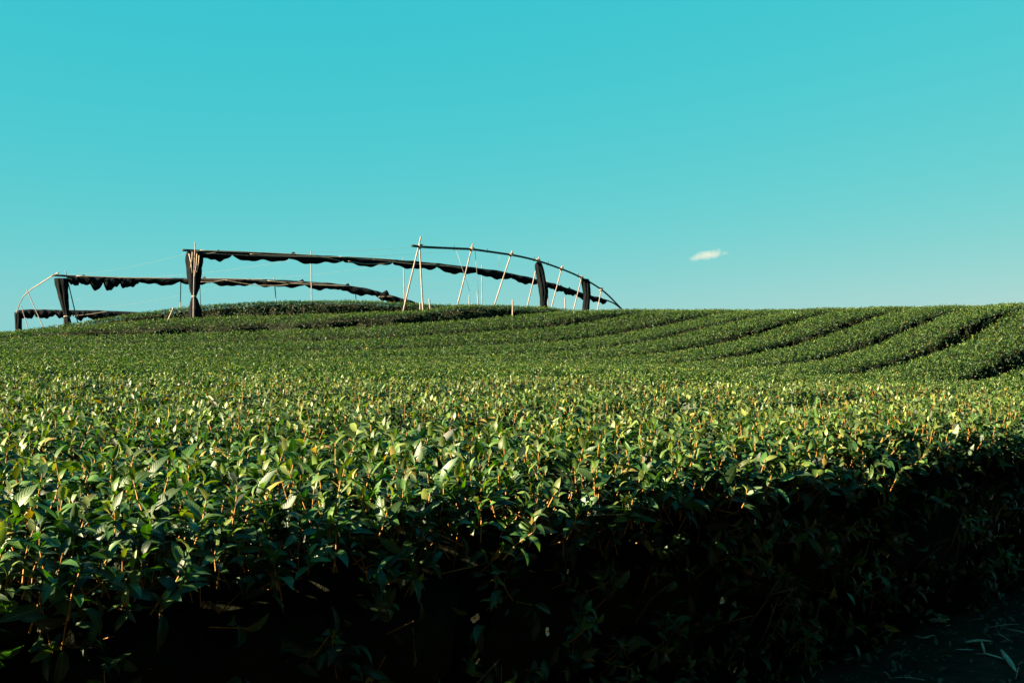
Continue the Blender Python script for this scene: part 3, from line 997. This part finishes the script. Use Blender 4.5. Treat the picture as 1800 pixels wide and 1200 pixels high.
for pts in [[(352, 495.5), (378, 495), (398, 491.5)], [(395, 492), (420, 497), (450, 501.5), (490, 502), (510, 499), (535, 495)], [(470, 493), (510, 498), (560, 501), (612, 502.5)], [(665, 521.5), (690, 521)], [(134, 485), (180, 486.5), (240, 488.5), (310, 489.5)], [(340, 489), (420, 490), (470, 491.5)]]:
    cord(RL3, pts, DF3)
for (x, y) in [(528, 493), (608, 500), (676, 512), (143, 485), (356, 488.5)]:
    c = px(x, y + 2, DF3(x)); V = [c + np.array([-.16, -.04, -.05]), c + np.array([.16, -.04, -.06]), c + np.array([.08, 0, .09]), c + np.array([.16, .06, -.06]), c + np.array([-.16, .06, -.05])]
    part('cloth_tuft', V, [(0, 1, 2), (1, 3, 2), (3, 4, 2), (4, 0, 2), (0, 4, 3, 1)], M_CLOTH, RL3, False)
q = px(60, 552, DF4(60))
RL4 = empty('rolled_cloth', q)
tag(RL4, 'black shade cloth bundled along the low farthest rail', 'shade cloth', 'rolled black shade cloths')
for (xa, xb, th, jg) in [(32, 62, 14, 3), (60, 98, 14, 3), (95, 128, 13, 2), (126, 156, 16, 3), (152, 205, 17, 3), (200, 285, 12, 0)]:
    roll(RL4, BAR4, DF4, xa, xb, 1.5, th, jag=jg, dep=.11)
cord(RL4, [(130, 555), (160, 552), (190, 547)], DF4)

# ------------------------------------------------------------------ gathered curtains hanging as pillars
def bundle(prof, d, label, down_to_ground=True, tie=None):
    """prof = (y, xl, xr) from the top down"""
    prof = list(prof)
    ys = np.array([p[0] for p in prof]); cxs = np.array([(p[1] + p[2]) / 2 for p in prof]); rs_ = np.array([(p[2] - p[1]) / 2 for p in prof])
    if down_to_ground:
        yl = ys[-1]; c = cxs[-1]
        bot = px(c, yl, d); gz = float(ground_z(bot[0], bot[1]))
        y_end = 600 - (gz - .03 - EYE) / d * F
        if y_end > yl + 1:
            ys = np.append(ys, y_end); cxs = np.append(cxs, c); rs_ = np.append(rs_, rs_[-1] * 1.05)
    n, m = 46, 40
    yq = np.linspace(ys[0], ys[-1], n)
    V = []
    ph = rs.uniform(0, 6.28, 5)
    for y in yq:
        c = np.interp(y, ys, cxs); r = np.interp(y, ys, rs_) / F * d
        for k_ in range(m):
            a = 2 * math.pi * k_ / m
            fo = 1 + .13 * math.sin(7 * a + ph[0] + y * .03) + .07 * math.sin(13 * a + ph[1] - y * .05) + .04 * math.sin(4 * a + y * .21 + ph[2])
            rr = r * (fo - .05)
            V.append(px(c, y, d) + np.array([rr * math.cos(a), rr * .75 * math.sin(a), 0]))
    f = [(i * m + k_, (i + 1) * m + k_, (i + 1) * m + (k_ + 1) % m, i * m + (k_ + 1) % m) for i in range(n - 1) for k_ in range(m)]
    f += [tuple(range(m)), tuple((n - 1) * m + k_ for k_ in range(m))[::-1]]
    V = np.array(V)
    base = V[-m:].mean(0)
    e = empty('gathered_curtain', base)
    tag(e, label, 'curtain', 'gathered black cloth pillars')
    part('cloth', V, f, M_CLOTH, e)
    if tie:
        y, w_ = tie
        c = np.interp(y, ys, cxs); r = w_ / 2 / F * d
        ring = [px(c, y, d) + np.array([r * math.cos(t), r * .8 * math.sin(t), .01 * math.sin(3 * t)]) for t in np.linspace(0, 6.283, 17)]
        V, f = tube(ring, .016, 6); part('tie_cord', V, f, M_CORD, e)
    return e
e = bundle([(441, 330, 353), (446, 328.5, 356), (460, 328, 355.5), (480, 329.5, 354), (495, 331, 352.5), (508, 333.5, 350), (516, 336, 347), (521, 338.5, 344.5), (526, 336, 348), (538, 333.5, 351), (558, 332, 355)], 26.4,
           'black cloth gathered into a pillar with a pinched waist in front of hilltop hedge', True, (520.5, 6.5))
for (x0, y0, x1, y1) in [(332, 446, 338, 480), (338, 443, 335, 470), (346, 446, 342, 486), (350, 449, 346, 478)]:
    V, f = tube([px(x0, y0, 25.98), px((x0 + x1) / 2 + 1, (y0 + y1) / 2, 25.92), px(x1, y1, 26.0)], .012, 5); part('cord', V, f, M_CORD, e)
bundle([(489, 96.5, 118), (500, 98, 119), (520, 103, 120), (540, 108, 121), (551, 112, 121.5), (556, 113, 122), (566, 113, 125), (578, 113, 128)], 31.5,
       'slanting black cloth pillar tapering down to a tie, beside the bent bamboo end pole', True, (556, 9.5))
bundle([(549, 26.5, 38), (556, 26.5, 38.5), (570, 27, 37.5), (583, 27.5, 38)], 38.5, 'short straight black cloth pillar at the far low corner of the frames', True)
bundle([(461, 943, 951), (465, 939.5, 953), (475, 941, 955.5), (488, 943, 958.5), (500, 945.5, 961.5), (512, 947, 963), (524, 949, 962.5), (533, 949.5, 960.5), (542, 950, 963)], 30.4,
       'bulging brown-black cloth bundle hanging from the curved rail over a grassy mound', True)
bundle([(490, 1023, 1034), (495, 1021.5, 1037), (508, 1023.5, 1037.5), (520, 1026, 1037.5), (530, 1025, 1036.5), (546, 1024, 1035.5)], 31.6,
       'narrow blue-black cloth bundle hanging near the low end of the curved rail', True)

# thin wires strung between the rails
def wire(pa, pb, sag, parent):
    a, b_ = np.array(pa), np.array(pb)
    P = [a * (1 - t) + b_ * t - np.array([0, 0, sag * 4 * t * (1 - t)]) for t in np.linspace(0, 1, 20)]
    V, f = tube(P, .0022, 4); part('wire', V, f, M_WIRE, parent)
for (x0, y0, d0, x1, y1, d1, s_) in [(343, 440, 26.4, 740, 433, 27, .10), (350, 444, 26.4, 830, 438, 28.5, .16), (118, 484, 31.5, 343, 441, 26.4, .1), (200, 488, 32, 547, 450, 28.6, .15),
                                      (320, 490, 32.7, 709, 459, 30.3, .2), (100, 546, 39, 433, 491, 33.3, .2), (60, 546, 38.7, 222, 489, 32.2, .15), (433, 491, 33.3, 847, 472, 31.8, .25), (533, 496, 33.9, 900, 482, 32.4, .25)]:
    wire(px(x0, y0, d0), px(x1, y1, d1), s_, FR2)

# ------------------------------------------------------------------ litter on the path
G = Batch()
n = 4000
vv = RNG.uniform(.9, 2.75, n); xx = RNG.uniform(-.5, 7, n); yy = row_y(vv, xx)
P = np.stack([xx, yy, ground_z(xx, yy) + RNG.uniform(.012, .05, n)], 1)
k2 = in_view(P, 200); P = P[k2]; n = len(P)
ax = np.stack([RNG.normal(0, .35, n), RNG.normal(0, .35, n), np.ones(n)], 1)
R = frames(ax, RNG); S = RNG.uniform(.2, .75, n) ** 1.2
LIT = []
for i in range(8):
    V, U, f = leaf_local(rs, .09, 0, bend=rs.uniform(-1.2, 1.6)); GG = Geo(); GG.add(V - np.array([0, .04, 0]), U, rs.random(), f, 0); LIT.append(GG.done())
which = RNG.integers(0, 8, n)
for i in range(8):
    s_ = which == i; G.add(LIT[i], R[s_], P[s_], S[s_])
me = G.build('leaf_litter'); me.materials.clear(); me.materials.append(M_LITTER); me.materials.append(M_STALK)
me.polygons.foreach_set('material_index', (RNG.random(len(me.polygons)) * 0).astype(np.int32))
o = bpy.data.objects.new('leaf_litter', me); C.objects.link(o); tag(o, 'fallen tea leaves scattered over the dark path', 'leaf litter', None, 'stuff')
# low weeds and straw on the path
WD = Batch(); n = 900
vv = RNG.uniform(.3, 2.2, n); xx = RNG.uniform(.2, 6, n); yy = row_y(vv, xx)
P = np.stack([xx, yy, ground_z(xx, yy) + .012], 1); k2 = in_view(P, 200) & (np.sin(xx * 3.3 + 1) * np.sin(yy * 2.7) + RNG.normal(0, .5, n) > .25); P = P[k2]; n = len(P)
R = frames(np.stack([RNG.normal(0, .3, n), RNG.normal(0, .3, n), np.ones(n)], 1), RNG); S = RNG.uniform(.22, .55, n); which = RNG.integers(0, 8, n)
for i in range(8):
    q = which == i; WD.add(FILL[1][i], R[q], P[q], S[q])
o = bpy.data.objects.new('path_weeds', WD.build('path_weeds')); C.objects.link(o); tag(o, 'low weeds sprouting in patches on the dark path', 'weeds', None, 'stuff')
SV, SF = [], []
for i in range(260):
    v_ = rs.uniform(.3, 2.3); x_ = rs.uniform(.4, 6); y_ = float(row_y(v_, x_)); a_ = rs.uniform(0, 6.28); L_ = rs.uniform(.04, .16)
    c = np.array([x_, y_, float(ground_z(x_, y_)) + .022]); dv = np.array([math.cos(a_), math.sin(a_), rs.normal(0, .15)]) * L_ / 2
    v2, f2 = tube([c - dv, c + np.array([0, 0, rs.uniform(0, .012)]), c + dv], [.0012, .0018, .001], 4)
    SF += [tuple(j + len(SV) for j in q) for q in f2]; SV += list(v2)
o = solo('straw', np.array(SV), SF, M_STALK); tag(o, 'thin broken straw strewn over the dark path', 'straw', None, 'stuff')
def ground_px(xi, yi):
    d = 2.0
    while d < 40:
        p = px(xi, yi, d)
        if p[2] <= float(ground_z(p[0], p[1])) + .012: return p
        d += .01
    return p
def stalk(pts, r, label, flat=.35, group='dry stalks on the path'):
    P = np.array([ground_px(*a) for a in pts]); P = smooth_path(P, 14); P[:, 2] += .012
    rad = r * (np.sin(np.linspace(.25, 2.95, 14)) ** .8)
    V, f = tube(P, rad, 7)
    c = np.repeat(P, 7, axis=0); V[:, 2] = c[:, 2] + (V[:, 2] - c[:, 2]) * flat
    tag(solo('dry_stalk', V, f, M_STALK), label, 'stalk', group)
stalk([(1630, 1093), (1650, 1094), (1668, 1092)], .022, 'flat brown dry sheath lying on the path', .4)
stalk([(1697, 1133), (1720, 1129), (1745, 1131)], .012, 'pale dry blade lying crosswise on the path above a bent stem')
stalk([(1725, 1131), (1731, 1152)], .006, 'thin pale bent stem joining two dry blades', .9)
stalk([(1731, 1152), (1748, 1157), (1764, 1162)], .008, 'thin dry blade at the foot of the bent stem')
stalk([(1760, 1146), (1773, 1165), (1786, 1184)], .013, 'pale slanting dry blade near the frame edge of the path')
stalk([(1608, 1122), (1625, 1125), (1643, 1120)], .008, 'forked brown dry twig on the path beside the hedge foot')
stalk([(1680, 1145), (1698, 1146), (1712, 1146)], .006, 'short thin dry straw on the path')

# ------------------------------------------------------------------ added unseen conifer screen, keeps sky light off the near hedge's side
M_BLOCKER = noise_mat('blocker_conifer', (0.010, 0.022, 0.012), (0.022, 0.045, 0.020), 3, 0.9, bump=0, spec=0.1)
BLOCKER = empty('sky_blocker', (DY * 3.4, -DX * 3.4, 0.0))
tag(BLOCKER, 'added unseen conifer screen behind the camera, blocking sky light from the near hedge', 'light blocker')
def blocker_pt(t, v):
    return DX * t - DY * v, DY * t + DX * v
for i in range(-10, 11):
    x, y = blocker_pt(i * 1.5 + random.uniform(-.3, .3), -3.4 + random.uniform(-.2, .2)); z = float(ground_z(x, y))
    V, f = tube([(x, y, z - .2), (x + .03, y, z + 2.5), (x, y + .05, z + 6), (x, y, z + 10.2)], [.14, .11, .07, .02], 8)
    part('trunk', V, f, M_TWIG, BLOCKER)
n = 36000
t = RNG.uniform(-16, 16, n); top = 10.8 + .35 * np.sin(t * 2.1) + .25 * np.sin(t * 5.3 + 1); z = RNG.uniform(.05, 1, n) * top
v = -3.4 + RNG.uniform(-1, 1, n) * (.95 + .12 * np.sin(t * 4.2 + z)) * (1 - .35 * (z / top) ** 3)
x, y = blocker_pt(t, v); P = np.stack([x, y, z + ground_z(x, y)], 1)
a_ = RNG.normal(size=(n, 3)); a_ /= np.linalg.norm(a_, axis=1, keepdims=True)
sd_ = np.cross(a_, RNG.normal(size=(n, 3))); sd_ /= np.linalg.norm(sd_, axis=1, keepdims=True)
L_ = RNG.uniform(.28, .52, n)[:, None]
W4 = np.stack([P, P + a_ * L_ * .5 + sd_ * L_ * .4, P + a_ * L_, P + a_ * L_ * .5 - sd_ * L_ * .4], 1).reshape(-1, 3) - np.array(BLOCKER.location)
o = bpy.data.objects.new('foliage', mesh_raw('foliage', W4, np.arange(n * 4), np.arange(n) * 4, np.full(n, 4), [M_BLOCKER])); C.objects.link(o); o.parent = BLOCKER; o['kind'] = 'stuff'

# ------------------------------------------------------------------ one small cloud, far off
def cloud():
    D = 2600.0
    c = px(1246, 448, D)
    bm = bmesh.new()
    bmesh.ops.create_icosphere(bm, subdivisions=4, radius=1.0)
    for v in bm.verts:
        p = v.co.copy()
        k_ = 1 + .10 * math.sin(3 * p.x + 1) + .10 * math.sin(5 * p.y + 4 * p.x) + .08 * math.sin(6 * p.z + 3 * p.x)
        v.co = Vector((p.x * 66, p.y * 40, p.z * 15 + p.x * 11)) * k_
    me = bpy.data.meshes.new('cloud'); bm.to_mesh(me); bm.free()
    m, n, o = mat_new('cloud_vapour')
    tc = N(n, 'ShaderNodeTexCoord')
    sep = N(n, 'ShaderNodeSeparateXYZ'); n.links.new(tc.outputs['Object'], sep.inputs[0])
    sh = N(n, 'ShaderNodeMath', operation='MULTIPLY_ADD'); n.links.new(sep.outputs[0], sh.inputs[0]); sh.inputs[1].default_value = -11 / 66; n.links.new(sep.outputs[2], sh.inputs[2])
    cb = N(n, 'ShaderNodeCombineXYZ')
    for i, (src, k_) in enumerate(((sep.outputs[0], 1 / 60), (sep.outputs[1], 1 / 36), (sh.outputs[0], 1 / 13))):
        q = N(n, 'ShaderNodeMath', operation='MULTIPLY'); n.links.new(src, q.inputs[0]); q.inputs[1].default_value = k_; n.links.new(q.outputs[0], cb.inputs[i])
    ln = N(n, 'ShaderNodeVectorMath', operation='LENGTH'); n.links.new(cb.outputs[0], ln.inputs[0])
    nz = N(n, 'ShaderNodeTexNoise'); nz.inputs['Scale'].default_value = .055; nz.inputs['Detail'].default_value = 5
    n.links.new(tc.outputs['Object'], nz.inputs['Vector'])
    ad = N(n, 'ShaderNodeMath', operation='MULTIPLY_ADD'); n.links.new(nz.outputs['Fac'], ad.inputs[0]); ad.inputs[1].default_value = 1.5; n.links.new(ln.outputs['Value'], ad.inputs[2])
    mr = N(n, 'ShaderNodeMapRange'); mr.inputs['From Min'].default_value = 1.55; mr.inputs['From Max'].default_value = .95
    mr.inputs['To Min'].default_value = 0; mr.inputs['To Max'].default_value = .012
    n.links.new(ad.outputs[0], mr.inputs['Value'])
    vol = N(n, 'ShaderNodeVolumePrincipled'); vol.inputs['Color'].default_value = (.96, .74, .67, 1); vol.inputs['Anisotropy'].default_value = .2
    n.links.new(mr.outputs[0], vol.inputs['Density'])
    n.links.new(vol.outputs[0], o.inputs['Volume'])
    me.materials.append(m)
    ob = bpy.data.objects.new('cloud', me); C.objects.link(ob); ob.location = c; ob.scale = (1.12, 1.1, 1.2)
    tag(ob, 'single small wispy white cloud in the clear sky', 'cloud', None, None)
cloud()

print('triangles', sum(len(m.loops) - 2 * len(m.polygons) for m in bpy.data.meshes))
